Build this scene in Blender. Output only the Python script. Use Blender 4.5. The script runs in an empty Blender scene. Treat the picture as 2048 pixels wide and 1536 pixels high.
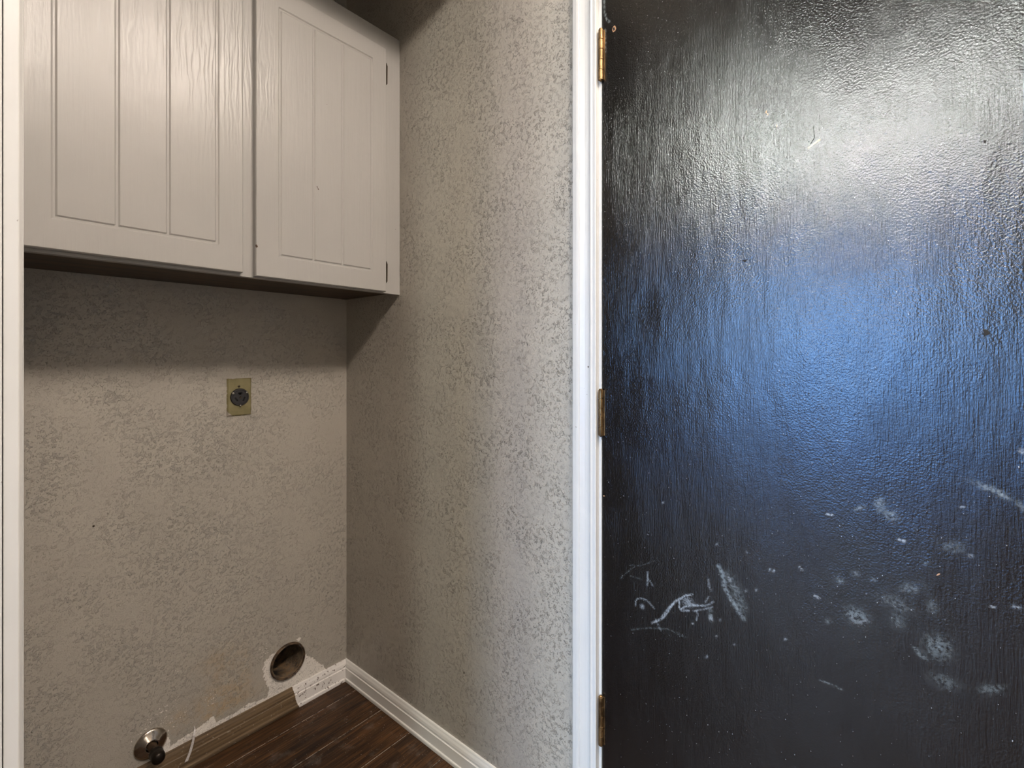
import bpy, bmesh, math, random
import numpy as np
from mathutils import Vector, Matrix
random.seed(7); rng = np.random.default_rng(5)
S = bpy.context.scene
PI = math.pi
# ---------------------------------------------------------------- camera, world, exposure
TH = math.radians(49.87)          # viewing direction, clockwise from +Y
F, HX, HY = 974.0, 1024.0, 713.0
CH = 1.2
cd = bpy.data.cameras.new('camera'); cam = bpy.data.objects.new('camera', cd)
S.collection.objects.link(cam); S.camera = cam
cam.location = (0, 0, CH); cam.rotation_euler = (PI/2, 0, -TH)
cd.sensor_width = 36; cd.lens = F/2048*36; cd.shift_y = -(768-HY)/2048; cd.clip_start = .02
S.view_settings.view_transform = 'Standard'; S.view_settings.look = 'None'
S.view_settings.exposure = 2.0; S.view_settings.gamma = 1; S.view_settings.use_curve_mapping = False

W = bpy.data.worlds.new('sky'); S.world = W; W.use_nodes = True
wn = W.node_tree; wn.nodes.clear()
def wnode(t): return wn.nodes.new(t)
wo = wnode('ShaderNodeOutputWorld'); wb = wnode('ShaderNodeBackground'); wc = wnode('ShaderNodeTexCoord')
ws = wnode('ShaderNodeSeparateXYZ'); wr = wnode('ShaderNodeMapRange'); wramp = wnode('ShaderNodeValToRGB')
wr.inputs['From Min'].default_value = -.5; wr.inputs['From Max'].default_value = .5
e = wramp.color_ramp.elements
e[0].position = 0.0; e[0].color = (.03, .03, .035, 1)
e[1].position = 1.0; e[1].color = (.70, .85, 1, 1)
for p, c in ((.28, (.04, .055, .10, 1)), (.36, (.03, .065, .16, 1)), (.44, (.10, .22, .48, 1)), (.56, (.19, .44, .90, 1)), (.66, (.36, .55, .80, 1))):
    k = e.new(p); k.color = c
wn.links.new(wc.outputs['Generated'], ws.inputs[0]); wn.links.new(ws.outputs[2], wr.inputs[0])
wn.links.new(wr.outputs[0], wramp.inputs[0]); wn.links.new(wramp.outputs[0], wb.inputs[0])
SKY = 5.2
wb.inputs[1].default_value = SKY
wn.links.new(wb.outputs[0], wo.inputs[0])

# lamps' strengths (built further down with their lamps)
WARM_COL, WARM_STR, WARM_STR_B, FILL_STR = (1.0, .87, .76), 40.0, 60.0, 1.2
COOL_COL, COOL_STR = (.93, 1.0, .93), 54.0
PINK_COL, PINK_STR = (1.0, .86, .95), 62.0

# ---------------------------------------------------------------- room measures
XR, YB, ZC = .99, 1.641, 2.75          # right wall, back wall, ceiling
XW, YF = -3.0, -2.4                    # window wall, wall behind the camera
PX0, PX1, PY = -.05, .0600, .765       # partition left of the niche
DY0, DY1, DZ = -.20, .562, 2.035       # door leaf
def ray(px, py):
    """direction of a photo pixel in world axes"""
    r = (px-HX)/F; u = (HY-py)/F
    f = Vector((math.sin(TH), math.cos(TH), 0)); s = Vector((math.cos(TH), -math.sin(TH), 0))
    return f + s*r + Vector((0, 0, u))
def on_back(px, py, y=YB):
    d = ray(px, py); t = y/d.y; return (d.x*t, CH+d.z*t)
def on_right(px, py, x=XR):
    d = ray(px, py); t = x/d.x; return (d.y*t, CH+d.z*t)

# ---------------------------------------------------------------- helpers
def link(o, parent=None):
    S.collection.objects.link(o)
    if parent: o.parent = parent
    return o
def mesh_obj(name, bm, mat, parent=None, smooth=False, bevel=0, seg=2):
    bmesh.ops.recalc_face_normals(bm, faces=bm.faces)
    me = bpy.data.meshes.new(name); bm.to_mesh(me); bm.free()
    if smooth:
        for p in me.polygons: p.use_smooth = True
    for m in (mat if isinstance(mat, (list, tuple)) else [mat]): me.materials.append(m)
    o = link(bpy.data.objects.new(name, me), parent)
    if parent: o.matrix_parent_inverse = Matrix.Translation(-parent.location)
    if bevel:
        b = o.modifiers.new('bevel', 'BEVEL'); b.width = bevel; b.segments = seg; b.limit_method = 'ANGLE'; b.angle_limit = .6
    return o
def struct(o): o['kind'] = 'structure'; return o
def tag(o, label, cat, group=None):
    o['label'] = label; o['category'] = cat
    if group: o['group'] = group
    return o
def thing(name, label, cat, loc):
    o = bpy.data.objects.new(name, None); o.empty_display_size = .05; o.location = loc
    link(o); return tag(o, label, cat)
def box(bm, x0, x1, y0, y1, z0, z1):
    v = [bm.verts.new(p) for p in ((x0,y0,z0),(x1,y0,z0),(x1,y1,z0),(x0,y1,z0),(x0,y0,z1),(x1,y0,z1),(x1,y1,z1),(x0,y1,z1))]
    for f in ((0,3,2,1),(4,5,6,7),(0,1,5,4),(1,2,6,5),(2,3,7,6),(3,0,4,7)): bm.faces.new([v[i] for i in f])
    return v
def new(): return bmesh.new()
def prism(bm, pts, a, b, axis):
    """extrude a closed 2D profile from a to b along axis; pts are the two other coordinates in xyz order"""
    def P(p, t):
        q = list(p); q.insert(axis, t); return q
    A = [bm.verts.new(P(p, a)) for p in pts]; B = [bm.verts.new(P(p, b)) for p in pts]
    n = len(pts)
    for i in range(n): bm.faces.new((A[i], A[(i+1) % n], B[(i+1) % n], B[i]))
    bm.faces.new(A); bm.faces.new(B[::-1])
def lathe(bm, prof, org, axis, n=32, closed=False):
    """revolve (radius, distance) pairs about an axis starting at org"""
    ax = Vector(axis).normalized(); t = Vector((0,0,1)) if abs(ax.z) < .9 else Vector((1,0,0))
    u = ax.cross(t).normalized(); v = ax.cross(u); rings = []
    for r, d in prof:
        c = Vector(org)+ax*d
        if r < 1e-6: rings.append([bm.verts.new(c)])
        else: rings.append([bm.verts.new(c+u*r*math.cos(2*PI*i/n)+v*r*math.sin(2*PI*i/n)) for i in range(n)])
    for a, b in zip(rings, rings[1:]):
        if len(a) == 1 and len(b) == 1: continue
        for i in range(n):
            j = (i+1) % n
            if len(a) == 1: bm.faces.new((a[0], b[j], b[i]))
            elif len(b) == 1: bm.faces.new((a[i], a[j], b[0]))
            else: bm.faces.new((a[i], a[j], b[j], b[i]))
def grid_obj(name, mat, us, vs, fn, keep=None, parent=None, flip=False):
    U, V = np.meshgrid(us, vs); nu, nv = len(us), len(vs)
    co = np.stack(fn(U.ravel(), V.ravel()), 1).astype(np.float32)
    i = np.arange(nu*nv).reshape(nv, nu)
    q = np.stack([i[:-1,:-1].ravel(), i[:-1,1:].ravel(), i[1:,1:].ravel(), i[1:,:-1].ravel()], 1)
    if keep is not None:
        uc = (U[:-1,:-1]+U[1:,1:]).ravel()/2; vc = (V[:-1,:-1]+V[1:,1:]).ravel()/2
        q = q[keep(uc, vc)]
    if flip: q = q[:, ::-1].copy()
    me = bpy.data.meshes.new(name); me.vertices.add(len(co)); me.vertices.foreach_set('co', co.ravel())
    me.loops.add(q.size); me.loops.foreach_set('vertex_index', q.ravel().astype(np.int32))
    me.polygons.add(len(q)); me.polygons.foreach_set('loop_start', np.arange(len(q), dtype=np.int32)*4)
    me.polygons.foreach_set('loop_total', np.full(len(q), 4, np.int32))
    me.update(); me.validate(); me.materials.append(mat)
    return link(bpy.data.objects.new(name, me), parent), U.ravel(), V.ravel()
def attr(o, name, vals):
    a = o.data.attributes.new(name, 'FLOAT', 'POINT'); a.data.foreach_set('value', np.asarray(vals, np.float32))
def seg_dist(U, V, pts):
    d = np.full(U.shape, 9.0)
    for (ax, ay), (bx, by) in zip(pts, pts[1:]):
        dx, dy = bx-ax, by-ay; L = dx*dx+dy*dy+1e-12
        t = np.clip(((U-ax)*dx+(V-ay)*dy)/L, 0, 1)
        d = np.minimum(d, np.hypot(U-ax-t*dx, V-ay-t*dy))
    return d
def inside(U, V, poly):
    c = np.zeros(U.shape, bool); n = len(poly)
    for i in range(n):
        (x1, y1), (x2, y2) = poly[i], poly[(i+1) % n]
        if y1 == y2: continue
        m = ((y1 > V) != (y2 > V)) & (U < (x2-x1)*(V-y1)/(y2-y1)+x1)
        c ^= m
    return c

# ---------------------------------------------------------------- material helpers
class M:
    def __init__(s, name):
        s.m = bpy.data.materials.new(name); s.m.use_nodes = True; s.t = s.m.node_tree
        s.b = s.t.nodes['Principled BSDF']; s.tc = s.t.nodes.new('ShaderNodeTexCoord')
    def n(s, t, **k):
        x = s.t.nodes.new(t)
        for a, v in k.items(): setattr(x, a, v)
        return x
    def l(s, a, b): s.t.links.new(a, b)
    def mp(s, scale=(1,1,1), rot=(0,0,0), loc=(0,0,0)):
        m = s.n('ShaderNodeMapping'); m.inputs['Scale'].default_value = scale; m.inputs['Rotation'].default_value = rot
        m.inputs['Location'].default_value = loc
        s.l(s.tc.outputs['Object'], m.inputs[0]); return m.outputs[0]
    def noise(s, sc, det=3, rough=.5, vec=None, dist=0):
        x = s.n('ShaderNodeTexNoise'); x.inputs['Scale'].default_value = sc; x.inputs['Detail'].default_value = det
        x.inputs['Roughness'].default_value = rough; x.inputs['Distortion'].default_value = dist
        s.l(vec or s.tc.outputs['Object'], x.inputs['Vector']); return x.outputs['Fac']
    def rng(s, v, a, b, c=0, d=1, smooth=False):
        x = s.n('ShaderNodeMapRange'); x.interpolation_type = 'SMOOTHSTEP' if smooth else 'LINEAR'
        s.l(v, x.inputs[0]); x.inputs[1].default_value = a; x.inputs[2].default_value = b
        x.inputs[3].default_value = c; x.inputs[4].default_value = d; return x.outputs[0]
    def math(s, op, a, b=None, clamp=False):
        x = s.n('ShaderNodeMath', operation=op); x.use_clamp = clamp
        for i, v in enumerate((a, b)):
            if v is None: continue
            if isinstance(v, (int, float)): x.inputs[i].default_value = v
            else: s.l(v, x.inputs[i])
        return x.outputs[0]
    def mix(s, f, a, b):
        x = s.n('ShaderNodeMix', data_type='RGBA')
        if isinstance(f, (int, float)): x.inputs[0].default_value = f
        else: s.l(f, x.inputs[0])
        for i, v in ((6, a), (7, b)):
            if isinstance(v, tuple): x.inputs[i].default_value = (*v, 1)
            else: s.l(v, x.inputs[i])
        return x.outputs[2]
    def attr(s, name): return s.n('ShaderNodeAttribute', attribute_name=name).outputs['Fac']
    def sep(s):
        x = s.n('ShaderNodeSeparateXYZ'); s.l(s.tc.outputs['Object'], x.inputs[0]); return x.outputs
    def set(s, col=None, rough=None, metal=None, spec=None, ior=None):
        for k, v in (('Base Color', col), ('Roughness', rough), ('Metallic', metal), ('Specular IOR Level', spec), ('IOR', ior)):
            if v is None: continue
            i = s.b.inputs[k]
            if isinstance(v, tuple): i.default_value = (*v, 1)
            elif isinstance(v, (int, float)): i.default_value = v
            else: s.l(v, i)
        return s
    def bump(s, h, dist, strength=1, prev=None):
        x = s.n('ShaderNodeBump'); x.inputs['Strength'].default_value = strength; x.inputs['Distance'].default_value = dist
        s.l(h, x.inputs['Height'])
        if prev: s.l(prev, x.inputs['Normal'])
        return x.outputs[0]
    def normal(s, n): s.l(n, s.b.inputs['Normal']); return s

def simple(name, col, rough=.5, metal=0, vary=.12, sc=40, bump=.0002):
    m = M(name); n = m.noise(sc, 4)
    c = m.mix(m.rng(n, .3, .7), tuple(x*(1-vary) for x in col), tuple(min(1, x*(1+vary)) for x in col))
    m.set(c, rough, metal)
    if bump: m.normal(m.bump(n, bump))
    return m.m

# ---------------------------------------------------------------- wall paint
GREIGE = (.395, .365, .315)
def wall_paint(name, amount, scale, primer=False, patch=True):
    m = M(name)
    # knock-down plaster: short raised crumbs and ridges of random direction
    warp = m.noise(scale*.5, 2)
    n1 = m.noise(scale, 2, .45, dist=1.4)
    ridge = m.rng(m.math('ABSOLUTE', m.math('SUBTRACT', n1, .5)), .0, .06, 1, 0, True)
    n2 = m.noise(scale*1.9, 2, .5, dist=.8)
    crumbs = m.rng(n2, .60, .70, 0, 1, True)
    dens = m.rng(m.noise(9, 3), .38, .62, .25, 1)
    pick = m.rng(m.noise(scale*.8, 1), .50, .60, 0, 1, True)
    h = m.math('ADD', m.math('MULTIPLY', ridge, pick), m.math('MULTIPLY', crumbs, .8))
    h = m.math('MULTIPLY', h, dens)
    nb = m.bump(h, amount)
    nb = m.bump(m.noise(scale*2.4, 2), amount*.45, prev=nb)
    nb = m.bump(m.noise(3.5, 2), .004, prev=nb)
    col = m.mix(m.rng(m.noise(5, 3), .3, .7), tuple(x*.96 for x in GREIGE), tuple(x*1.03 for x in GREIGE))
    if primer:
        d = m.attr('primer'); st = m.attr('stain')
        edge = m.math('ADD', d, m.math('MULTIPLY', m.math('SUBTRACT', m.noise(140, 3, .7), .5), .016))
        fl = m.math('GREATER_THAN', edge, 0)
        tan = m.math('MULTIPLY', st, m.rng(m.noise(60, 4, .7), .35, .62), True)
        col = m.mix(tan, col, (.42, .33, .22))
        white = m.mix(m.rng(m.noise(220, 3, .7), .52, .62), (.80, .76, .70), (.30, .26, .22))
        white = m.mix(m.rng(m.noise(70, 2), .4, .6), white, (.80, .76, .70))
        col = m.mix(fl, col, white)
        chips = m.math('MULTIPLY', m.rng(m.noise(190, 2), .63, .65), m.attr('chips'), True)
        col = m.mix(m.math('GREATER_THAN', chips, .5), col, (.72, .68, .62))
        soot = m.math('MULTIPLY', m.attr('soot'), m.rng(m.noise(120, 4, .7), .2, .6), True)
        col = m.mix(soot, col, (.05, .035, .025))
    m.set(col, m.rng(m.noise(30, 2), .3, .7, .36, .50)); m.b.inputs['Specular IOR Level'].default_value = .45
    m.normal(nb); return m.m
MW_R = wall_paint('wall_paint_knockdown', .0027, 105)
MW_B = wall_paint('wall_paint_orange_peel', .0016, 130, primer=True)
MW = wall_paint('wall_paint_room', .0010, 60)
M_CEIL = simple('ceiling_paint', (.46, .44, .42), .8, vary=.04, sc=60, bump=.001)

# white glossy trim paint
def trim_paint(name, dirt=False, col=(.57, .565, .545)):
    m = M(name); c = m.mix(m.rng(m.noise(6, 3), .3, .7), tuple(x*.96 for x in col), col)
    if dirt:
        sp = m.rng(m.noise(95, 4, .65), .64, .68)
        c = m.mix(sp, c, (.10, .075, .055))
        sm = m.math('MULTIPLY', m.rng(m.noise(25, 3), .55, .75), .35)
        c = m.mix(sm, c, (.35, .28, .22))
    else:
        c = m.mix(m.rng(m.noise(75, 3, .5), .745, .76), c, (.10, .08, .06))
    m.set(c, .32)
    nb = m.bump(m.noise(1, 2, vec=m.mp((90, 90, 9))), .0006)
    m.normal(m.bump(m.noise(40, 2), .0004, prev=nb)); return m.m
M_TRIM = trim_paint('trim_paint'); M_BASE = trim_paint('baseboard_paint', dirt=False, col=(.80, .79, .76))

# ---------------------------------------------------------------- floor
def floor_mat():
    m = M('dark_laminate'); xyz = m.sep()
    y = m.math('DIVIDE', m.math('SUBTRACT', xyz[1], 1.405), .154)
    row = m.math('FLOOR', y); fr = m.math('SUBTRACT', y, row)
    dist = m.math('MINIMUM', fr, m.math('SUBTRACT', 1, fr))
    off = m.math('MULTIPLY', m.math('FRACT', m.math('MULTIPLY', m.math('SINE', m.math('MULTIPLY', row, 12.9)), 437.5)), 1.2)
    x = m.math('DIVIDE', m.math('ADD', xyz[0], off), 1.22)
    col_i = m.math('FLOOR', x); fx = m.math('SUBTRACT', x, col_i)
    dx = m.math('MULTIPLY', m.math('MINIMUM', fx, m.math('SUBTRACT', 1, fx)), 7.9)
    tone = m.math('FRACT', m.math('MULTIPLY', m.math('SINE', m.math('ADD', m.math('MULTIPLY', row, 7.1), m.math('MULTIPLY', col_i, 3.3))), 91.7))
    comb = m.n('ShaderNodeCombineXYZ'); m.l(m.math('MULTIPLY', tone, 7), comb.inputs[2])
    va = m.n('ShaderNodeVectorMath', operation='ADD'); m.l(m.mp((3.5, 46, 1)), va.inputs[0]); m.l(comb.outputs[0], va.inputs[1])
    g = m.noise(1, 6, .65, vec=va.outputs[0], dist=.6)
    vb = m.n('ShaderNodeVectorMath', operation='ADD'); m.l(m.mp((9, 210, 1)), vb.inputs[0]); m.l(comb.outputs[0], vb.inputs[1])
    g2 = m.noise(1, 4, .6, vec=vb.outputs[0])
    c = m.mix(m.rng(g, .35, .68), (.016, .0072, .0035), (.150, .070, .026))
    c = m.mix(m.rng(g2, .42, .6, .75, 0), c, (.012, .007, .005))
    c = m.mix(m.math('MULTIPLY', tone, .25), c, (.10, .05, .022))
    seam = m.math('LESS_THAN', dist, .0060)
    light = m.rng(m.noise(55, 3, .7), .40, .50)
    c = m.mix(seam, c, m.mix(light, (.02, .012, .008), (.42, .36, .30)))
    speck = m.rng(m.noise(260, 1), .735, .75)
    near = m.rng(m.noise(7, 3), .40, .62)
    c = m.mix(m.math('MULTIPLY', speck, near), c, (.55, .52, .48))
    dust = m.math('MULTIPLY', m.rng(m.noise(14, 5, .7), .55, .8), .22)
    c = m.mix(dust, c, (.40, .36, .32))
    m.set(c, m.rng(m.noise(18, 4), .3, .7, .36, .55), spec=.3)
    nb = m.bump(m.rng(dist, .0, .012), .0012); m.normal(m.bump(g2, .0003, prev=nb)); return m.m
bm = new(); box(bm, XW-.1, XR+.15, YF-.1, YB+.12, -.06, 0)
struct(mesh_obj('floor', bm, floor_mat()))
bm = new(); box(bm, XW-.1, XR+.15, YF-.1, YB+.12, ZC, ZC+.06)
struct(mesh_obj('ceiling', bm, M_CEIL))

# ---------------------------------------------------------------- back wall with the duct opening
VX, VZ, VR = .770, .172, .0545
sq = .085
us = np.unique(np.concatenate([np.linspace(XW, .06, 40), np.linspace(.06, VX-sq, 110), np.linspace(VX-sq, VX+sq, 30), np.linspace(VX+sq, XR, 24)]))
vs = np.unique(np.concatenate([np.linspace(0, VZ-sq, 20), np.linspace(VZ-sq, VZ+sq, 34), np.linspace(VZ+sq, .6, 60), np.linspace(.6, ZC, 60)]))
# map the square cells around the duct onto rings that close on the circle
wall_back, U, V = grid_obj('wall_back', MW_B, us, vs, lambda u, v: (u, np.full_like(u, YB), v),
    keep=lambda u, v: ~((abs(u-VX) < sq) & (abs(v-VZ) < sq)))
struct(wall_back)
ring_us = np.linspace(0, 2*PI, 129); ring_vs = np.linspace(0, 1, 14)
def ring_fn(a, t):
    c, s = np.cos(a), np.sin(a); k = sq/np.maximum(abs(c), abs(s))
    r = VR*(1-t)+k*t
    return (VX+r*c, np.full_like(a, YB), VZ+r*s)
ring, A_, T_ = grid_obj('wall_ring', MW_B, ring_us, ring_vs, ring_fn)
def Z2(x, y): return on_back(220+x/4.096, 1200+y/4.096)     # surface coordinates of the primer outline
primer_poly = [Z2(*p) for p in ((1345,435),(1300,470),(1268,500),(1252,565),(1262,640),(1285,690),(1305,740),(1290,795),(1210,828),(1130,850),(1060,900),(1010,935),(935,968),
   (868,1002),(858,960),(835,955),(745,1035),(640,1100),(560,1150),(485,1205),(492,1160),(460,1090),(440,1085),(400,1130),(440,1290),(700,1260),(1300,940),(1800,700),(1762,560),
   (1750,535),(1712,520),(1665,475),(1610,455),(1585,425))]
def wall_attrs(o, U, V):
    d = seg_dist(U, V, primer_poly+primer_poly[:1]); ins = inside(U, V, primer_poly)
    cx, cz = Z2(1547, 322); d = np.where(ins, d, -d); d = np.maximum(d, .0068-np.hypot(U-cx, V-cz))
    attr(o, 'primer', d)
    st = np.zeros(U.shape)
    for (x, y, rx, ry, k) in ((920,470,150,90,.7),(1110,560,40,130,.6),(900,600,90,60,.5),(960,760,150,90,.9),(820,870,80,110,.9),(560,980,60,70,.8),(1000,850,200,50,.8)):
        cx, cz = Z2(x, y); st += k*np.exp(-(((U-cx)/(rx*.00041))**2+((V-cz)/(ry*.00041))**2))
    attr(o, 'stain', np.clip(st, 0, 1))
    ch = np.zeros(U.shape)
    for (x, y, r) in ((460,980,110),(380,1060,90),(250,1180,70),(500,940,70),(540,600,30),(830,800,60),(1250,420,60),(1430,300,25)):
        cx, cz = Z2(x, y); ch += 1.4*np.exp(-((U-cx)**2+(V-cz)**2)/(r*.00038)**2)
    attr(o, 'chips', np.clip(ch, 0, 1))
    r = np.hypot(U-VX, V-VZ); so = np.clip(1-(r-VR)/.012, 0, 1)*.9*np.clip(.65-(V-VZ)/VR*.55+(VX-U)/VR*.1, 0, 1)
    attr(o, 'soot', so)
wall_attrs(wall_back, U, V)
co = np.zeros(len(ring.data.vertices)*3, np.float32); ring.data.vertices.foreach_get('co', co); co = co.reshape(-1, 3)
wall_attrs(ring, co[:,0], co[:,2])
def join_into(dst, src):
    bm = bmesh.new(); bm.from_mesh(dst.data); bm.from_mesh(src.data); bm.to_mesh(dst.data); bm.free()
    me = src.data; bpy.data.objects.remove(src); bpy.data.meshes.remove(me)
join_into(wall_back, ring)
# light patch of bare plaster above the duct, fixed as real little fleck
# ---------------------------------------------------------------- right wall with the door opening
JW = .018
oy0, oy1, oz = DY0-.003-JW, DY1+.003+JW, DZ+.003+JW
bm = new()
box(bm, XR, XR+.11, oy1, YB+.1, 0, ZC); box(bm, XR, XR+.11, YF-.1, oy0, 0, ZC); box(bm, XR, XR+.11, oy0, oy1, oz, ZC)
struct(mesh_obj('wall_right', bm, MW_R))
bm = new(); box(bm, XW, XR, YF-.1, YF, 0, ZC); struct(mesh_obj('wall_front', bm, MW))
# window wall (left of the camera) with a patio door opening
WY0, WY1, WZ0, WZ1 = -.20, 1.40, .06, 2.05
bm = new()
for b in ((YF, WY0, 0, ZC), (WY1, YB, 0, ZC), (WY0, WY1, WZ1, ZC), (WY0, WY1, 0, WZ0)): box(bm, XW-.12, XW, *b)
struct(mesh_obj('wall_left', bm, MW))
# partition that closes the niche on the left
bm = new(); box(bm, PX0, PX1-.002, PY, YB, 0, ZC); box(bm, PX1-.002, XR, PY, PY+.11, 2.36, ZC)
struct(mesh_obj('wall_partition', bm, MW))
# window: frame, mullion, panes
win = bpy.data.objects.new('window_1', None); win.location = (XW-.06, (WY0+WY1)/2, WZ0); link(win); win['kind'] = 'structure'
bm = new(); fw = .05
box(bm, XW-.09, XW-.03, WY0, WY0+fw, WZ0, WZ1); box(bm, XW-.09, XW-.03, WY1-fw, WY1, WZ0, WZ1)
box(bm, XW-.09, XW-.03, WY0+fw, WY1-fw, WZ1-fw, WZ1); box(bm, XW-.09, XW-.03, WY0+fw, WY1-fw, WZ0, WZ0+fw)
wm = (WY0+WY1)/2; box(bm, XW-.085, XW-.035, wm-.03, wm+.03, WZ0+fw, WZ1-fw)
mesh_obj('window_frame', bm, M_TRIM, win, bevel=.003)
g = M('window_glass'); g.t.nodes.remove(g.b)
gl = g.n('ShaderNodeBsdfGlass'); gl.inputs['IOR'].default_value = 1.0; gl.inputs['Roughness'].default_value = 0
tr = g.n('ShaderNodeBsdfTransparent'); go = g.t.nodes['Material Output']
tr.inputs[0].default_value = (.95, .97, 1, 1); g.l(tr.outputs[0], go.inputs[0])
for y0, y1 in ((WY0+fw, wm-.03), (wm+.03, WY1-fw)):
    bm = new(); box(bm, XW-.064, XW-.058, y0, y1, WZ0+fw, WZ1-fw); mesh_obj('pane', bm, g.m, win)
pl = bpy.data.lights.new('window_portal', 'AREA'); pl.shape = 'RECTANGLE'; pl.size = WZ1-WZ0; pl.size_y = WY1-WY0
pl.cycles.is_portal = True
po = link(bpy.data.objects.new('window_portal', pl)); po.location = (XW-.13, wm, (WZ0+WZ1)/2); po.rotation_euler = (0, -PI/2, 0)

# ---------------------------------------------------------------- trims
# door casing: colonial profile (x, y) extruded in z; x is depth out of the wall
cy0 = .572                                    # inner edge
def casing_profile(s=1, base=cy0):
    pr = [(XR, 0), (XR-.0135, 0), (XR-.0145, .002), (XR-.0140, .0085), (XR-.0150, .0105), (XR-.0165, .0125), (XR-.0155, .0145), (XR-.0125, .0175),
          (XR-.0115, .023), (XR-.0125, .030), (XR-.0145, .038), (XR-.0158, .0415), (XR-.0150, .0425), (XR-.0170, .0445), (XR-.0178, .050), (XR-.0170, .060), (XR-.0140, .063), (XR, .063)]
    return [(x, base+s*y) for x, y in pr]
bm = new(); prism(bm, casing_profile(1, cy0), 0, oz+.04, 2)
prism(bm, casing_profile(-1, oy0+.011), 0, oz+.04, 2)
pr = casing_profile(1, 0); prism(bm, [(x, oz-.010+y) for x, y in pr], oy0-.052, cy0+.063, 1)
struct(mesh_obj('trim_1', bm, M_TRIM))
# jamb
bm = new()
box(bm, XR, XR+.11, oy1-JW, oy1, 0, oz); box(bm, XR, XR+.11, oy0, oy0+JW, 0, oz); box(bm, XR, XR+.11, oy0+JW, oy1-JW, oz-JW, oz)
box(bm, XR+.040, XR+.052, oy1-JW-.012, oy1-JW, 0, oz-JW)
struct(mesh_obj('trim_2', bm, M_TRIM, bevel=.0012))
# near jamb at the niche opening: a flat board, a fine open joint, an eased board with a bead
bm = new()
prism(bm, [(-.06, .7495), (.0462, .7495), (.0465, .7500), (.0465, PY), (-.06, PY)], 0, ZC, 2)
struct(mesh_obj('trim_3', bm, M_TRIM))
bm = new()
prof = [(.0474, PY), (.0474, .7505), (.0480, .7500), (.0586, .7500), (.0596, .7503), (.0604, .7512), (.0618, .7528), (.06215, .75325), (.0623, .7529), (.0631, .7535), (.0634, .7545), (.0634, PY+.06), (.0600, PY+.06), (.0600, PY)]
prism(bm, prof, 0, ZC, 2)
struct(mesh_obj('trim_4', bm, M_TRIM))
# baseboards
BH = .0764
def base_profile():
    # distance from wall, height
    return [(0, 0), (.0125, 0), (.0135, .002), (.0135, .010), (.0125, .0125), (.0105, .0135), (.0100, .0150), (.0104, .0460), (.0110, .0475), (.0092, .0490), (.0085, .0510),
            (.0092, .0560), (.0080, .0640), (.0058, .0700), (.0052, .0735), (.0040, BH), (0, BH)]
bm = new(); prism(bm, [(XR-d, z) for d, z in base_profile()], cy0+.063, YB, 1)
struct(mesh_obj('baseboard_right', bm, M_BASE))
mb = M('baseboard_half_painted'); xyz = mb.sep()
xx = mb.math('ADD', xyz[0], mb.math('MULTIPLY', mb.math('SUBTRACT', mb.noise(30, 3, .6), .5), .016))
xx = mb.math('ADD', xx, mb.math('MULTIPLY', xyz[2], .28))
mask = mb.math('GREATER_THAN', xx, .803)
gr = mb.noise(1, 5, .6, vec=mb.mp((5, 120, 160)))
wood = mb.mix(mb.rng(gr, .35, .65), (.085, .055, .028), (.205, .138, .074))
wood = mb.mix(mb.rng(mb.noise(120, 3, .7), .66, .70), wood, (.5, .45, .38))
wood = mb.mix(mb.rng(xyz[2], .001, .010, .8, 0), wood, (.03, .02, .013))
wh = mb.mix(mb.rng(mb.noise(85, 4, .65), .60, .63), (.80, .77, .74), (.13, .09, .07))
mb.set(mb.mix(mask, wood, wh), mb.rng(mask, 0, 1, .55, .35)); mb.normal(mb.bump(gr, .0004))
bm = new(); prism(bm, [(YB-d, z) for d, z in base_profile()], PX1, XR-.006, 0)
struct(mesh_obj('baseboard_back', bm, mb.m))

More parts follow.
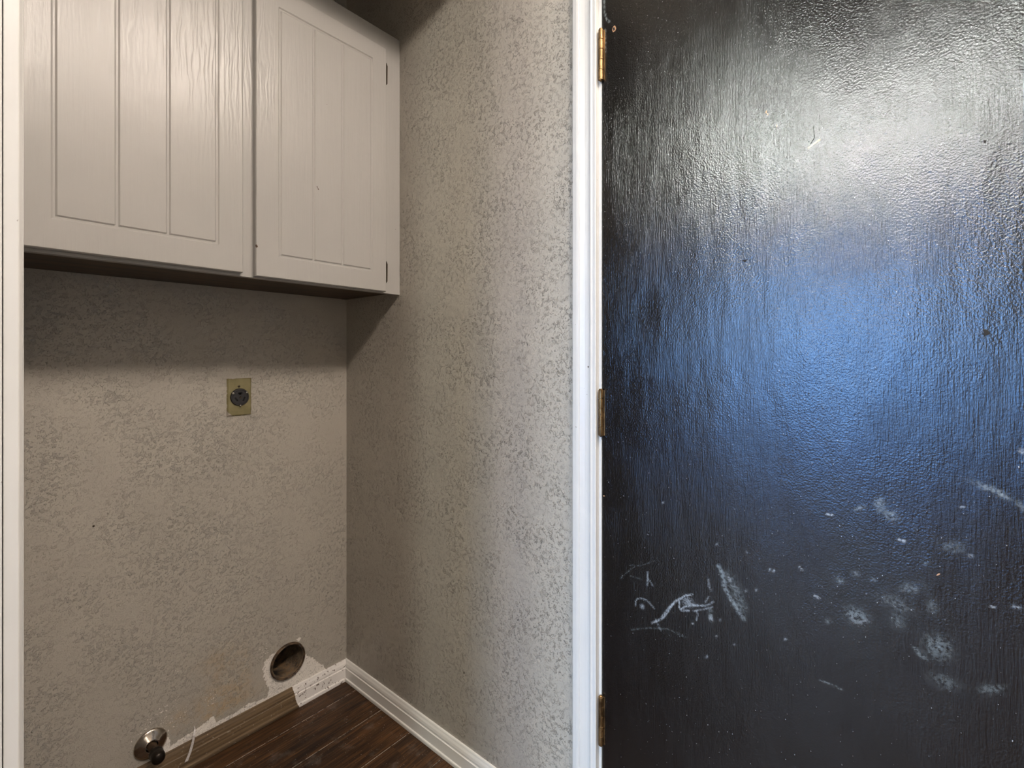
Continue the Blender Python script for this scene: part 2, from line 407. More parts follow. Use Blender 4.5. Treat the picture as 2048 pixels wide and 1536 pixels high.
# ---------------------------------------------------------------- the black door
def door_paint():
    m = M('door_black_gloss')
    lowv = m.noise(1, 3, .55, vec=m.mp((1, 9, 3.2)))
    grain = m.noise(1, 4, .62, vec=m.mp((1, 380, 28)))
    strips = m.noise(1, 3, .6, vec=m.mp((1, 95, 5)))
    peel = m.noise(330, 2, .5); lump = m.noise(75, 3, .6)
    patch = m.rng(m.noise(5, 3), .40, .60, 0, 1, True)
    nb = m.bump(lowv, .0030)
    nb = m.bump(m.math('MULTIPLY', grain, m.rng(patch, 0, 1, .45, 1)), .00052, prev=nb)
    nb = m.bump(m.math('MULTIPLY', peel, m.rng(patch, 0, 1, 1, .45)), .00046, prev=nb)
    nb = m.bump(lump, .0002, prev=nb)
    c = m.mix(m.rng(m.noise(4, 3), .35, .65), (.0038, .0034, .0032), (.0055, .005, .005))
    ch = m.math('MULTIPLY', m.attr('chalk'), m.rng(m.noise(320, 3, .7), .36, .56), True)
    c = m.mix(ch, c, (.34, .37, .39))
    sm = m.math('MULTIPLY', m.attr('smear'), m.rng(m.noise(180, 4, .7), .38, .66), True)
    c = m.mix(sm, c, (.20, .23, .23))
    sp = m.rng(m.noise(330, 1), .785, .795)
    c = m.mix(sp, c, (.35, .36, .37))
    raw = m.math('GREATER_THAN', m.math('ADD', m.attr('raw'), m.math('MULTIPLY', m.math('SUBTRACT', m.noise(300, 2), .5), .5)), .5)
    c = m.mix(raw, c, (.42, .24, .13))
    ro = m.rng(m.noise(1, 4, .6, vec=m.mp((1, 30, 8))), .3, .7, .18, .25)
    ro = m.math('ADD', ro, m.math('MULTIPLY', m.math('ADD', ch, sm), .3), True)
    # lacquer: a thin clear reflection over a black body
    di = m.n('ShaderNodeBsdfDiffuse'); m.l(c, di.inputs['Color']); m.l(nb, di.inputs['Normal'])
    gl = m.n('ShaderNodeBsdfAnisotropic', distribution='BECKMANN'); gl.inputs['Color'].default_value = (1, 1, 1, 1)
    m.l(ro, gl.inputs['Roughness']); m.l(nb, gl.inputs['Normal'])
    fr = m.n('ShaderNodeFresnel'); fr.inputs['IOR'].default_value = 1.68; m.l(nb, fr.inputs['Normal'])
    mx = m.n('ShaderNodeMixShader'); m.l(fr.outputs[0], mx.inputs[0]); m.l(di.outputs[0], mx.inputs[1]); m.l(gl.outputs[0], mx.inputs[2])
    m.l(mx.outputs[0], m.t.nodes['Material Output'].inputs['Surface']); m.t.nodes.remove(m.b)
    return m.m
M_DOOR = door_paint()
door = bpy.data.objects.new('door_1', None); door.location = (XR, DY1, .01); link(door); door['kind'] = 'structure'
us = np.linspace(DY0, DY1, 300); vs = np.linspace(.01, DZ, 790)
leaf, U, V = grid_obj('door_leaf', M_DOOR, us, vs, lambda u, v: (np.full_like(u, XR), u, v), flip=True)
def ZD(x, y): return on_right(1180+x/4.452, 1000+y/4.452)
def ZE(x, y): return on_right(1640+x/3.071, 900+y/3.071)
def ZT(x, y): return on_right(1200+x/2.4, y/2.4)
chalk = np.zeros(U.shape); smear = np.zeros(U.shape); raw = np.zeros(U.shape)
def stroke(A, f, pts, w, k=1):
    P = [f(*p) for p in pts]; d = seg_dist(U, V, P); A += k*.9*np.exp(-(d/(w*.85))**2)
def spot(A, f, x, y, rx, ry, k=1, rot=0):
    cu, cv = f(x, y); du, dv = U-cu, V-cv; c, s = math.cos(rot), math.sin(rot)
    A += k*np.exp(-(((du*c+dv*s)/rx)**2+((-du*s+dv*c)/ry)**2))
mm = .001
stroke(chalk, ZD, [(550,1095),(600,1075),(650,1050),(690,1000),(720,950),(760,905),(800,880)], 1.9*mm, .9)
stroke(chalk, ZD, [(640,1040),(700,960),(770,890)], 1.8*mm, .6)
stroke(chalk, ZD, [(405,940),(405,900),(430,875),(480,880),(520,905),(570,965)], 1.5*mm, .55)
stroke(chalk, ZD, [(800,880),(850,850),(910,840)], 1.6*mm, 1.2); stroke(chalk, ZD, [(795,900),(795,960),(820,985),(880,985)], 1.6*mm, 1)
stroke(chalk, ZD, [(805,975),(850,950),(900,935),(1000,940)], 1.5*mm, 1); stroke(chalk, ZD, [(910,940),(1040,940),(1100,905)], 1.5*mm, .7)
stroke(chalk, ZD, [(920,990),(1000,975),(1090,955)], 1.5*mm, .6); stroke(chalk, ZD, [(1025,910),(1060,860)], 1.5*mm, .5)
stroke(chalk, ZD, [(945,985),(960,1020),(945,1070)], 1.6*mm, .5); stroke(chalk, ZD, [(1055,710),(1060,770),(1078,805)], 1.9*mm, .5)
stroke(chalk, ZD, [(510,640),(512,680),(510,760)], 1.6*mm, .8); stroke(chalk, ZD, [(520,700),(560,765)], 1.3*mm, .6)
spot(chalk, ZD, 870, 905, 10*mm, 9*mm, .6); spot(chalk, ZD, 465, 950, 4*mm, 4*mm, .8); spot(chalk, ZD, 1078, 1055, 3*mm, 4*mm, 1.1); spot(smear, ZD, 1072, 1020, 4*mm, 11*mm, .8)
stroke(chalk, ZD, [(580,1060),(610,1120),(635,1165)], 1.4*mm, .5); stroke(smear, ZD, [(370,1155),(520,1140),(700,1150),(780,1190),(850,1225)], 1.8*mm, .45)
stroke(smear, ZD, [(270,700),(370,610),(400,590)], 1.5*mm, .35); stroke(smear, ZD, [(350,580),(450,585),(580,540)], 1.5*mm, .3); stroke(smear, ZD, [(360,675),(460,705)], 1.5*mm, .35)
stroke(smear, ZD, [(1145,590),(1180,660),(1190,760),(1230,850),(1300,960),(1370,1060)], 4*mm, 1.1)
stroke(chalk, ZD, [(1135,580),(1180,640),(1195,740),(1240,840),(1290,930),(1360,1050)], 2*mm, .4)
stroke(smear, ZD, [(1230,690),(1300,800),(1330,900),(1350,960)], 12*mm, .5); stroke(chalk, ZD, [(1235,690),(1250,720)], 2*mm, .8)
for x, y, k in ((1480,800,.9),(1390,810,.5),(1600,620,.8),(1635,630,.8),(1395,465,.4),(1125,1215,.6),(915,1100,.6),(1160,1070,.5),(1740,1240,.6),(1040,1395,.9),(1285,1285,.4),(1130,395,.5),(650,25,.6)):
    spot(chalk, ZD, x, y, 1.8*mm, 2.6*mm, k, .4)
stroke(chalk, ZD, [(1860,590),(1880,620),(1900,625)], 1.4*mm, .8); stroke(chalk, ZD, [(2000,850),(2040,875)], 2*mm, .8)
for x, y, rx, ry, k, r in ((365,335,6,10,.8,.1),(430,400,9,7,.8,.5),(240,360,7,3,.8,-.6),(225,1020,14,12,.9,.3),(215,760,6,5,.5,0),(120,800,7,6,.5,0),(550,850,14,8,.45,-.6),(460,940,20,10,.4,.2),(720,1210,14,16,.75,0),
        (690,960,6,10,.4,0),(820,600,14,9,.35,0),(1020,230,16,4,.7,.35),(1080,255,11,4,.8,.5),(1130,285,9,3,.6,.7),(330,800,4,3,.5,0),(50,1050,4,4,.6,0),(760,1420,16,10,.4,0),(1050,1470,14,6,.5,-.6),(480,1050,10,12,.35,0),(650,690,4,4,.4,0)):
    spot(smear, ZE, x, y, rx*mm, ry*mm, k, r)
stroke(chalk, ZE, [(35,388),(55,398),(78,400)], 1.2*mm, 1.2); stroke(chalk, ZE, [(480,548),(520,562)], 1.7*mm, 1.5); stroke(raw, ZE, [(720,772),(728,762),(736,760)], 1.2*mm, 1.2)
stroke(smear, ZE, [(585,1215),(610,1255),(655,1285)], 3*mm, .9); stroke(chalk, ZE, [(190,1010),(200,1040),(230,1060),(290,1045)], 1.6*mm, .5)
stroke(smear, ZE, [(0,1415),(60,1435),(130,1470)], 2*mm, .5); stroke(chalk, ZE, [(1040,962),(1075,966)], 1.2*mm, .8)
spot(chalk, ZE, 875, 352, 2.2*mm, 1.2*mm, 1); spot(chalk, ZE, 925, 650, 2.6*mm, 1.4*mm, 1); spot(chalk, ZE, 1205, 965, 4*mm, 2*mm, .8)
stroke(chalk, ZE, [(1232,0),(1250,16)], 2.5*mm, .8); stroke(smear, ZE, [(1215,320),(1250,370)], 3*mm, .7)
stroke(raw, ZT, [(795,530),(805,550)], 1.6*mm, 1); spot(raw, ZT, 848, 605, 2.2*mm, 4*mm, .8); stroke(raw, ZT, [(1000,710),(1040,680),(1055,672)], 2*mm, 1)
spot(raw, ZT, 68, 138, 5*mm, 7*mm, 1.3); stroke(smear, ZT, [(20,0),(22,60),(30,90),(45,105)], 2.5*mm, 1)
spot(raw, lambda x, y: on_right(x, y), 1208, 992, 2.5*mm, 2*mm, 1)
stroke(smear, ZT, [(25,140),(26,250)], 3*mm, .5)
attr(leaf, 'chalk', np.clip(chalk, 0, 1)); attr(leaf, 'smear', np.clip(smear, 0, 1)); attr(leaf, 'raw', np.clip(raw, 0, 1))
# body of the leaf behind the painted face, joined to it
bm = new(); box(bm, XR+.0005, XR+.038, DY0, DY1, .01, DZ)
for f in list(bm.faces):
    if all(abs(v.co.x-(XR+.0005)) < 1e-5 for v in f.verts): bm.faces.remove(f)
for v in bm.verts:
    if v.co.x < XR+.001: v.co.x = XR
me = bpy.data.meshes.new('t'); bm.to_mesh(me); bm.free(); me.materials.append(M_DOOR)
body = link(bpy.data.objects.new('t', me)); join_into(leaf, body)
leaf.parent = door; leaf.matrix_parent_inverse = Matrix.Translation(-door.location)
# raised paint flap and dents on the leaf
M_HOLE = simple('dark_hole', (.01, .008, .006), .8)
def fleck(parent, f, pts, th, mat, name, label):
    bm = new(); P = [f(*p) for p in pts]
    a = [bm.verts.new((XR-.0002, y, z)) for y, z in P]; b = [bm.verts.new((XR-th, y+.0003, z-.0003)) for y, z in P]
    n = len(P)
    for i in range(n): bm.faces.new((a[i], a[(i+1) % n], b[(i+1) % n], b[i]))
    bm.faces.new(b); o = mesh_obj(name, bm, mat, parent); o['label'] = label; return o
fleck(door, ZT, [(990,610),(1025,605),(1030,660),(1012,690),(992,660)], .0018, M_DOOR, 'paint_flap', 'loose raised flap of black paint')
fleck(door, ZT, [(680,1250),(708,1244),(698,1258)], .0009, M_HOLE, 'paint_chip', 'small dark chip in the paint')
fleck(door, ZT, [(1842,672),(1856,674),(1852,686),(1844,684)], .0008, M_HOLE, 'paint_chip', 'small dark chip in the paint')
fleck(door, lambda x, y: on_right(x, y), [(1966,658),(1976,660),(1980,668),(1970,672)], .0010, M_HOLE, 'paint_chip', 'dark gouge in the paint')
fleck(door, ZT, [(62,134),(70,131),(72,142),(66,147)], .0010, M_HOLE, 'screw_hole', 'old screw hole with bare wood rim')

mbz = M('aged_brass'); c = mbz.mix(mbz.rng(mbz.noise(1, 4, vec=mbz.mp((120,120,30))), .35, .65), (.10, .06, .026), (.33, .205, .09))
c = mbz.mix(mbz.rng(mbz.noise(200, 3), .62, .7), c, (.05, .03, .02))
mbz.set(c, mbz.rng(mbz.noise(90, 3), .3, .7, .28, .5), .9); mbz.normal(mbz.bump(mbz.noise(150, 3), .0003)); M_BRASS = mbz.m
HZ = []
def hinge(y_px0, y_px1, bright):
    y, z1 = on_right(1197, y_px0, XR-.005); _, z0 = on_right(1197, y_px1, XR-.005)
    yc = DY1+.0015; xc = XR-.0058; h = z1-z0
    bm = new(); R = .0056
    prof = []
    for k in range(5):
        a = z0+h*k/5; b = z0+h*(k+1)/5
        prof += [(R*.78, a), (R*.80, a+.0006), (R, a+.0010), (R, b-.0010), (R*.80, b-.0006), (R*.78, b)]
    lathe(bm, [(0, z0)]+prof+[(0, z1)], (xc, yc, 0), (0, 0, 1), 24)
    kn = mesh_obj('hinge', bm, M_BRASS, door, smooth=True)
    m = kn.modifiers.new('e', 'EDGE_SPLIT'); m.split_angle = .7
    bm = new(); box(bm, xc, XR+.0004, yc-.0034, yc-.0014, z0+.001, z1-.001)
    box(bm, XR-.0014, XR-.0002, yc-.0078, yc-.0030, z0+.001, z1-.001)
    l = mesh_obj('leaf_plate', bm, M_BRASS, kn, bevel=.0003); l.matrix_parent_inverse = Matrix.Identity(4)
    bm = new(); box(bm, xc, XR+.0004, yc+.0010, yc+.0030, z0+.001, z1-.001)
    l = mesh_obj('leaf_plate', bm, M_BRASS, kn, bevel=.0003); l.matrix_parent_inverse = Matrix.Identity(4)
    bm = new(); lathe(bm, [(0, -.0022), (.0026, -.002), (.0030, 0), (.0030, h), (.0042, h), (.0040, h+.0018), (0, h+.0022)], (xc, yc, z0), (0, 0, 1), 20)
    p = mesh_obj('pin', bm, M_BRASS, kn, smooth=True); p.matrix_parent_inverse = Matrix.Identity(4)
for a, b in ((62, 163), (779, 871), (1390, 1487)): hinge(a, b, 1)

# ---------------------------------------------------------------- wall cabinet
def cab_paint():
    m = M('cabinet_paint')
    rings = m.n('ShaderNodeTexWave', wave_type='BANDS', bands_direction='X'); rings.inputs['Scale'].default_value = 3.2
    rings.inputs['Distortion'].default_value = 14; rings.inputs['Detail'].default_value = 3; rings.inputs['Detail Scale'].default_value = 1.3
    m.l(m.mp((9, 4, 1.8)), rings.inputs[0])
    xy = m.sep()
    gd_ = m.n('ShaderNodeVectorMath', operation='DISTANCE'); m.l(m.tc.outputs['Object'], gd_.inputs[0]); gd_.inputs[1].default_value = (.37, 1.3, 1.98)
    where = m.rng(m.math('ADD', gd_.outputs['Value'], m.math('MULTIPLY', m.noise(6, 2), .3)), .20, .48, 1, .06, True)
    nb = m.bump(m.math('MULTIPLY', rings.outputs['Fac'], where), .00032)
    nb = m.bump(m.noise(1, 4, .6, vec=m.mp((130, 130, 7))), .0005, prev=nb)
    nb = m.bump(m.noise(25, 2), .0006, prev=nb)
    c = m.mix(m.rng(m.noise(3, 3), .3, .7), (.350, .340, .320), (.378, .366, .345))
    c = m.mix(m.rng(m.noise(48, 2), .795, .80), c, (.08, .05, .03))
    m.set(c, .31); m.normal(nb); return m.m
M_CAB = cab_paint()
mw = M('stained_wood'); gr = mw.noise(1, 5, .6, vec=mw.mp((4, 40, 40)), dist=.8)
mw.set(mw.mix(mw.rng(gr, .35, .65), (.028, .015, .007), (.085, .050, .022)), .5); mw.normal(mw.bump(gr, .0003)); M_STAIN = mw.m
FY, DYF = 1.318, 1.299            # face frame front, door front
CZ0, CZ1 = 1.403, 2.2405
cab = thing('wall_cabinet', 'off-white painted wall cabinet with two grooved doors above the outlet', 'cabinet', (.525, YB, CZ0))
bm = new()
G = .0006
box(bm, PX1+.005, .078, FY+.019, YB-G, 1.412, CZ1-.004); box(bm, .968, XR-.0012, FY+.019, YB-G, 1.412, CZ1-.004)
box(bm, .078, .968, YB-.006, YB-G, 1.431, CZ1-.022); box(bm, .078, .968, FY+.019, YB-G, CZ1-.022, CZ1-.004)
box(bm, .50, .518, FY+.019, YB-.006, 1.431, CZ1-.022)
mesh_obj('carcass', bm, M_CAB, cab)
bm = new(); box(bm, .078, .968, FY+.019, YB-G, 1.412, 1.431); box(bm, .0655, .078, FY+.019, YB-G, 1.4112, 1.412); box(bm, .968, XR-.0012, FY+.019, YB-G, 1.4112, 1.412)
o = mesh_obj('bottom_panel', bm, M_STAIN, cab); o['label'] = 'dark brown unpainted underside panel'
bm = new()
FX0, FX1 = PX1+.005, XR-.0008
for b in ((FX0, .118, CZ0, CZ1), (.482, .546, CZ0, CZ1), (.905, FX1, CZ0, CZ1), (.118, .482, CZ0, 1.445), (.546, .905, CZ0, 1.445), (.118, .482, 2.14, CZ1), (.546, .905, 2.14, CZ1)):
    box(bm, b[0], b[1], FY, FY+.019, b[2], b[3])
mesh_obj('face_frame', bm, M_CAB, cab)
def cab_door(x0, x1, z0, z1, gx, gz0, gz1):
    """slab with routed V grooves: a height field over x,z on the front, closed behind"""
    gw, gd = .0048, .0026
    xs = [x0, x0+.002]; 
    for g in gx: xs += [g-gw, g-gw*.35, g+gw*.35, g+gw]
    xs += [x1-.002, x1]
    zs = [z0, z0+.002, gz0-gw, gz0-gw*.35, gz0+gw*.35, gz0+gw, gz1-gw, gz1-gw*.35, gz1+gw*.35, gz1+gw, z1-.002, z1]
    xs = sorted(xs); E = 1e-6
    def depth(x, z):
        d = 0
        if gz0-gw-E <= z <= gz1+gw+E:
            for g in gx:
                a = abs(x-g)
                if a < gw-E: d = max(d, gd)
        if gx[0]-gw-E <= x <= gx[-1]+gw+E:
            for g in (gz0, gz1):
                if abs(z-g) < gw-E: d = max(d, gd)
        # corners closed: groove ends at the frame lines
        if (z < gz0-gw+E or z > gz1+gw-E) or (x < gx[0]-gw+E or x > gx[-1]+gw-E): d = 0
        if x in (x0, x1) or z in (z0, z1): d = .0022
        return d
    bm = new(); T = FY-.0008
    fr = [[bm.verts.new((x, DYF+depth(x, z), z)) for x in xs] for z in zs]
    for j in range(len(zs)-1):
        for i in range(len(xs)-1): bm.faces.new((fr[j][i], fr[j][i+1], fr[j+1][i+1], fr[j+1][i]))
    loop = [fr[0][i] for i in range(len(xs))]+[fr[j][-1] for j in range(1, len(zs))]+[fr[-1][i] for i in range(len(xs)-2, -1, -1)]+[fr[j][0] for j in range(len(zs)-2, 0, -1)]
    bk = [bm.verts.new((v.co.x, T, v.co.z)) for v in loop]; n = len(loop)
    for i in range(n): bm.faces.new((loop[i], loop[(i+1) % n], bk[(i+1) % n], bk[i]))
    bm.faces.new(bk)
    return mesh_obj('door', bm, M_CAB, cab)
dl = cab_door(.0986, .4986, 1.4095, 2.178, (.151, .249, .340, .4396), 1.4735, 2.118)
dr = cab_door(.5285, .9238, 1.4055, 2.1765, (.590, .683, .772, .869), 1.4665, 2.119)
M_IRON = simple('dark_hinge_metal', (.06, .045, .03), .45, .8)
def cab_hinge(d, xe, s, z0, z1):
    bm = new()
    pts = [(xe, z0), (xe+s*.0040, z0+.005), (xe+s*.0048, z1-.009), (xe, z1)]
    prism(bm, [(p[0], p[1]) for p in pts], DYF+.0006, FY-.0003, 1)
    h = mesh_obj('hinge', bm, M_IRON, d); h.matrix_parent_inverse = Matrix.Identity(4)
for z0, z1 in ((2.061, 2.131), (1.4335, 1.502)):
    cab_hinge(dr, .9240, 1, z0, z1); cab_hinge(dl, .0984, -1, z0, z1)

# ---------------------------------------------------------------- dryer outlet
(ox0, _), (ox1, _) = on_back(453, 795), on_back(502, 795)
oc = ((ox0+ox1)/2, 1.073); ow, oh = .0715, .117
out = thing('dryer_outlet', 'brass dryer outlet plate with round black socket on the back wall', 'outlet', (oc[0], YB, oc[1]))
mp_ = M('brass_plate'); c = mp_.mix(mp_.rng(mp_.noise(40, 4), .35, .65), (.21, .18, .085), (.27, .235, .12))
xyz = mp_.sep()
px = mp_.math('SUBTRACT', mp_.math('ADD', xyz[0], xyz[2]), (oc[0]-ow/2)+(oc[1]-oh/2)+.016)
px = mp_.math('ADD', px, mp_.math('MULTIPLY', mp_.math('SUBTRACT', mp_.noise(110, 2), .5), .014))
c = mp_.mix(mp_.math('LESS_THAN', px, 0), c, (.42, .36, .30))
c = mp_.mix(mp_.math('GREATER_THAN', mp_.math('MULTIPLY', mp_.attr('edge'), mp_.noise(90, 3, .6)), .52), c, (.55, .50, .44))
mp_.set(c, .42, .35); mp_.normal(mp_.bump(mp_.noise(60, 3), .0004))
bm = new(); lay = bm.verts.layers.float.new('edge')
n = 48; cx, cz = oc
def rect_pt(a, w, h):
    c, s = math.cos(a), math.sin(a); k = min(w/2/abs(c) if abs(c) > 1e-6 else 9, h/2/abs(s) if abs(s) > 1e-6 else 9); return (c*k, s*k)
ca = math.atan2(oh, ow); angs = sorted(set([i*2*PI/n for i in range(n)]+[ca, PI-ca, PI+ca, 2*PI-ca]))
rings = []
for (w, h, y, e_) in ((ow, oh, YB-.0004, 1), (ow, oh, YB-.0022, 1), (ow-.007, oh-.007, YB-.0052, .6), (ow-.009, oh-.009, YB-.0054, 0), (None, None, YB-.0054, 0), (None, None, YB-.002, 0)):
    r = []
    for a in angs:
        p = rect_pt(a, w, h) if w else (.0275*math.cos(a), .0275*math.sin(a))
        v = bm.verts.new((cx+p[0], y, cz+p[1])); v[lay] = e_; r.append(v)
    rings.append(r)
for a, b in zip(rings, rings[1:]):
    for i in range(len(angs)): j = (i+1) % len(angs); bm.faces.new((a[i], a[j], b[j], b[i]))
mesh_obj('plate', bm, mp_.m, out)
M_BAKE = simple('black_bakelite', (.026, .024, .024), .35, vary=.2)
M_SLOT = simple('slot_black', (.001, .001, .001), .9)
M_SCREW = simple('screw_metal', (.55, .52, .45), .3, .9)
bm = new(); lathe(bm, [(.0268, .0005), (.0268, .0075), (.0255, .0095), (.0225, .0098), (.0215, .0085), (0, .0085)], (cx, YB-.001, cz), (0, -1, 0), 48)
sock = mesh_obj('socket', bm, M_BAKE, out, smooth=True); sock.modifiers.new('e', 'EDGE_SPLIT').split_angle = .5
def slot(a, r, w, h, t):
    bm = new(); x0 = cx+r*math.cos(a); z0 = cz+r*math.sin(a)
    P = [(-w/2, -h/2), (w/2, -h/2), (w/2, h/2), (-w/2, h/2)]; c, s = math.cos(t), math.sin(t)
    prism(bm, [(x0+p[0]*c-p[1]*s, z0+p[0]*s+p[1]*c) for p in P], YB-.0100, YB-.0094, 1)
    o = mesh_obj('slot', bm, M_SLOT, sock); o.matrix_parent_inverse = Matrix.Identity(4)
slot(math.radians(90), .0125, .013, .0055, .12); slot(math.radians(90), .0098, .006, .006, 0)
slot(math.radians(208), .0125, .0048, .0135, .62); slot(math.radians(-30), .0128, .0048, .0135, -.40)
bm = new(); lathe(bm, [(.0034, 0), (.0034, .0012), (.0026, .0014), (.0022, .0004), (0, .0004)], (cx+.001, YB-.0094, cz-.001), (0, -1, 0), 20)
o = mesh_obj('center_screw', bm, M_IRON, sock, smooth=True); o.matrix_parent_inverse = Matrix.Identity(4)
for (a, b, r_) in ((-.020, .013, .0034), (.0195, .0135, .0030), (.001, -.0265, .0028)):
    bm = new(); lathe(bm, [(0, 0), (r_, .0), (r_, .0012), (r_*.6, .0020), (0, .0022)], (cx+a, YB-.0100, cz+b), (0, -1, 0), 14)
    mesh_obj('mounting_tab', bm, M_SCREW, out, smooth=True)
bm = new(); lathe(bm, [(0, 0), (.0036, 0), (.0034, .0012), (.0022, .0017), (0, .0017)], (cx-.002, YB-.0053, cz+.0335), (0, -1, 0), 18)
mesh_obj('screw', bm, M_IRON, out, smooth=True)

# ---------------------------------------------------------------- dryer duct in the wall
vent = thing('vent_duct', 'round sooty metal dryer duct opening low in the back wall', 'duct', (VX, YB, VZ))
md = M('sooty_duct'); rr = md.noise(30, 5, .7); xyz = md.sep()
c = md.mix(md.rng(rr, .40, .62), (.055, .045, .036), (.20, .155, .11))
lint = md.math('MULTIPLY', md.rng(xyz[2], VZ-.055, VZ+.01, 1, 0), md.rng(md.noise(70, 5, .75), .40, .60), True)
c = md.mix(lint, c, (.27, .17, .085)); c = md.mix(md.rng(md.noise(14, 4), .54, .70), c, (.012, .010, .009))
md.set(c, .65, .25); md.normal(md.bump(md.noise(110, 5, .7), .0035))
bm = new(); lathe(bm, [(.0495, .30), (.0500, .11), (.0497, .05), (.0505, .0), (.0512, -.004), (.0525, -.0045), (.0528, .0), (.0528, .30), (.0495, .30)], (VX, YB, VZ), (0, 1, .0), 64)
mesh_obj('duct', bm, md.m, vent, smooth=True)
bm = new(); lathe(bm, [(0, 0), (.0495, 0), (.0495, .004), (0, .004)], (VX, YB+.20, VZ), (0, 1, 0), 40)
o = mesh_obj('damper', bm, md.m, vent)
mr = M('rusty_rim'); c = mr.mix(mr.rng(mr.noise(60, 4), .4, .6), (.035, .022, .014), (.15, .10, .06)); mr.set(c, .55, .4); mr.normal(mr.bump(mr.noise(120, 4), .001))
bm = new(); lathe(bm, [(.0530, .001), (.0532, -.0090), (.0550, -.0098), (.0572, -.0085), (.0582, -.0010), (.0584, .0002)], (VX, YB, VZ), (0, 1, 0), 64)
o = mesh_obj('collar', bm, mr.m, vent, smooth=True); o['label'] = 'rusty collar round the opening'

# ---------------------------------------------------------------- gas pipe stub with escutcheon
GX, GZ = on_back(301, 1487); 
gas = thing('gas_pipe', 'capped rusty gas pipe stub with chrome wall flange low on back wall', 'pipe', (GX, YB, GZ))
M_CHROME = simple('worn_chrome', (.50, .44, .38), .16, 1, vary=.25, sc=60, bump=.0004)
bm = new(); lathe(bm, [(.0390, .0004), (.0392, .0022), (.0375, .0045), (.030, .0085), (.022, .0125), (.0175, .0150), (.0150, .0165), (.0142, .0160), (.0140, .004)], (GX, YB, GZ), (0, -1, 0), 56)
mesh_obj('flange', bm, M_CHROME, gas, smooth=True)
mp2 = M('rusty_pipe'); c = mp2.mix(mp2.rng(mp2.noise(70, 4, .65), .4, .62), (.030, .020, .014), (.17, .11, .065)); mp2.set(c, .48, .6); mp2.normal(mp2.bump(mp2.noise(160, 4), .001))
bm = new(); lathe(bm, [(.0108, -.0), (.0108, .052), (.0112, .053)], (GX, YB-.001, GZ), (0, -1, 0), 32)
mesh_obj('pipe', bm, mp2.m, gas, smooth=True)
M_CAP = simple('dark_iron_cap', (.022, .016, .012), .35, .7, vary=.4, sc=80, bump=.0008)
bm = new(); lathe(bm, [(.0110, .046), (.0150, .047), (.0162, .050), (.0165, .055), (.0152, .058), (.0158, .062), (.0160, .074), (.0145, .080), (.0090, .084), (0, .085)], (GX, YB, GZ), (0, -1, 0), 36)
mesh_obj('cap', bm, M_CAP, gas, smooth=True)

# ---------------------------------------------------------------- small strip hanging over the baseboard
M_STRIP = simple('plastic_strip', (.55, .52, .50), .4, vary=.25, sc=300)
path = [(688,1030),(695,1060),(690,1110),(675,1180),(655,1250),(635,1300),(625,1325)]
bm = new(); L = []
for i, p in enumerate(path):
    y = YB-(.002, .004, .0125, .0140, .0150, .0155, .0158)[i]; x, z = on_back(220+p[0]/4.096, 1200+p[1]/4.096, y)
    z = max(z, .002); w = (.0006, .0022, .0030, .0034, .0038, .0042, .0044)[i]
    L.append([bm.verts.new((x-w, y, z)), bm.verts.new((x+w, y-.0002, z)), bm.verts.new((x+w, y+.0007, z)), bm.verts.new((x-w, y+.0009, z))])
for a, b in zip(L, L[1:]):
    for i in range(4): j = (i+1) % 4; bm.faces.new((a[i], a[j], b[j], b[i]))
bm.faces.new(L[0]); bm.faces.new(L[-1][::-1])
tag(mesh_obj('plastic_strip', bm, M_STRIP), 'thin pale plastic strip hanging over the bare wood baseboard', 'strip')

# ---------------------------------------------------------------- nail in the back wall
nx, nz = on_back(187, 1052)
bm = new(); lathe(bm, [(0, .0), (.0022, 0), (.0026, .0012), (.0018, .0024), (0, .0027)], (nx, YB-.0002, nz), (0, -1, 0), 16)
tag(mesh_obj('nail', bm, M_IRON, smooth=True), 'tiny dark nail head in the back wall low and left of the outlet', 'nail')

# ---------------------------------------------------------------- plaster crumbs on the floor
M_CRUMB = simple('plaster_crumb', (.62, .58, .52), .8)
crumb_px = [(692,1363,.0035,'against the corner baseboard'),(664,1373,.0030,'beside the white painted baseboard end')]
for k, (cxp, cyp, r, where) in enumerate(crumb_px):
    d = ray(cxp, cyp); t = -CH/d.z; x, y = d.x*t, d.y*t
    bm = new(); bmesh.ops.create_icosphere(bm, subdivisions=2, radius=r)
    for v in bm.verts: v.co *= 1+random.uniform(-.18, .18); v.co.z *= .6; v.co += Vector((x, y, r*.55))
    tag(mesh_obj('plaster_crumb', bm, M_CRUMB), 'small pale plaster crumb on the dark floor '+where, 'crumb')

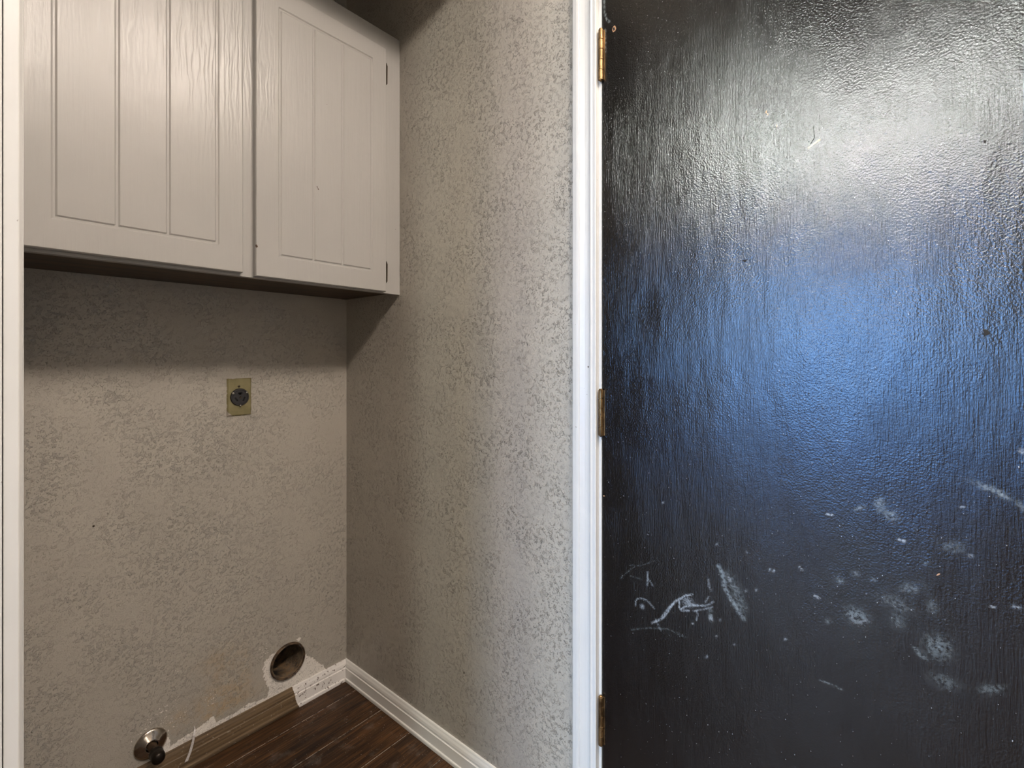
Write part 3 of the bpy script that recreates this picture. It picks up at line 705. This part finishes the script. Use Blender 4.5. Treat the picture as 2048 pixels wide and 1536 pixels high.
# ---------------------------------------------------------------- lamps of the place, then an added fill lamp
def lamp(x, y, r, col, strg, label, z=ZC, squash=.55):
    t = thing('ceiling_lamp', label, 'lamp', (x, y, z))
    m = M('lamp_glass'); m.set((.9, .88, .84), .4); m.b.inputs['Emission Color'].default_value = (*col, 1); m.b.inputs['Emission Strength'].default_value = strg
    bm = new(); lathe(bm, [(0, 0), (r*1.12, 0), (r*1.12, .018), (r*1.0, .022), (0, .022)], (x, y, z), (0, 0, -1), 40)
    mesh_obj('lamp_base', bm, M_TRIM, t)
    prof = [(r*math.cos(a), .022+r*squash*math.sin(a)) for a in [i*PI/2/12 for i in range(12)]]+[(0, .022+r*squash)]
    bm = new(); lathe(bm, prof, (x, y, z), (0, 0, -1), 40); mesh_obj('lamp_shade', bm, m.m, t, smooth=True)
lamp(.80, -.28, .12, WARM_COL, WARM_STR, 'warm dome lamp on the ceiling in front of the black door')
lamp(.10, -.50, .12, WARM_COL, WARM_STR_B, 'warm dome lamp on the ceiling straight above the viewer')
lamp(-1.85, .74, .12, COOL_COL, COOL_STR*1.75, 'cool white dome lamp on the room ceiling nearer the partition')
lamp(-1.90, -.28, .15, COOL_COL, COOL_STR*.85, 'cool white dome lamp on the room ceiling farther from the partition')
lamp(-2.7, .30, .12, PINK_COL, PINK_STR, 'small dome lamp on the ceiling above the patio window')

# unseen fill lamp, added behind the viewer to lift the shadowed walls
fx, fy = -.35, -1.95
t = thing('fill_lamp', 'added warm fill light behind the viewer, shaped as a floor lamp with drum shade', 'lamp', (fx, fy, 0))
bm = new(); lathe(bm, [(0, 0), (.14, 0), (.14, .012), (.12, .020), (.02, .026), (0, .026)], (fx, fy, 0), (0, 0, 1), 40); mesh_obj('base', bm, M_IRON, t, smooth=True)
bm = new(); lathe(bm, [(0, .026), (.011, .026), (.011, 1.50), (0, 1.50)], (fx, fy, 0), (0, 0, 1), 20); mesh_obj('pole', bm, M_IRON, t, smooth=True)
m = M('fill_lamp_drum'); m.set((.8, .74, .64), .8); m.b.inputs['Emission Color'].default_value = (*WARM_COL, 1); m.b.inputs['Emission Strength'].default_value = FILL_STR
bm = new(); lathe(bm, [(.20, 1.28), (.17, 1.60), (.168, 1.60), (.198, 1.28), (.20, 1.28)], (fx, fy, 0), (0, 0, 1), 48); mesh_obj('lamp_shade', bm, m.m, t, smooth=True)
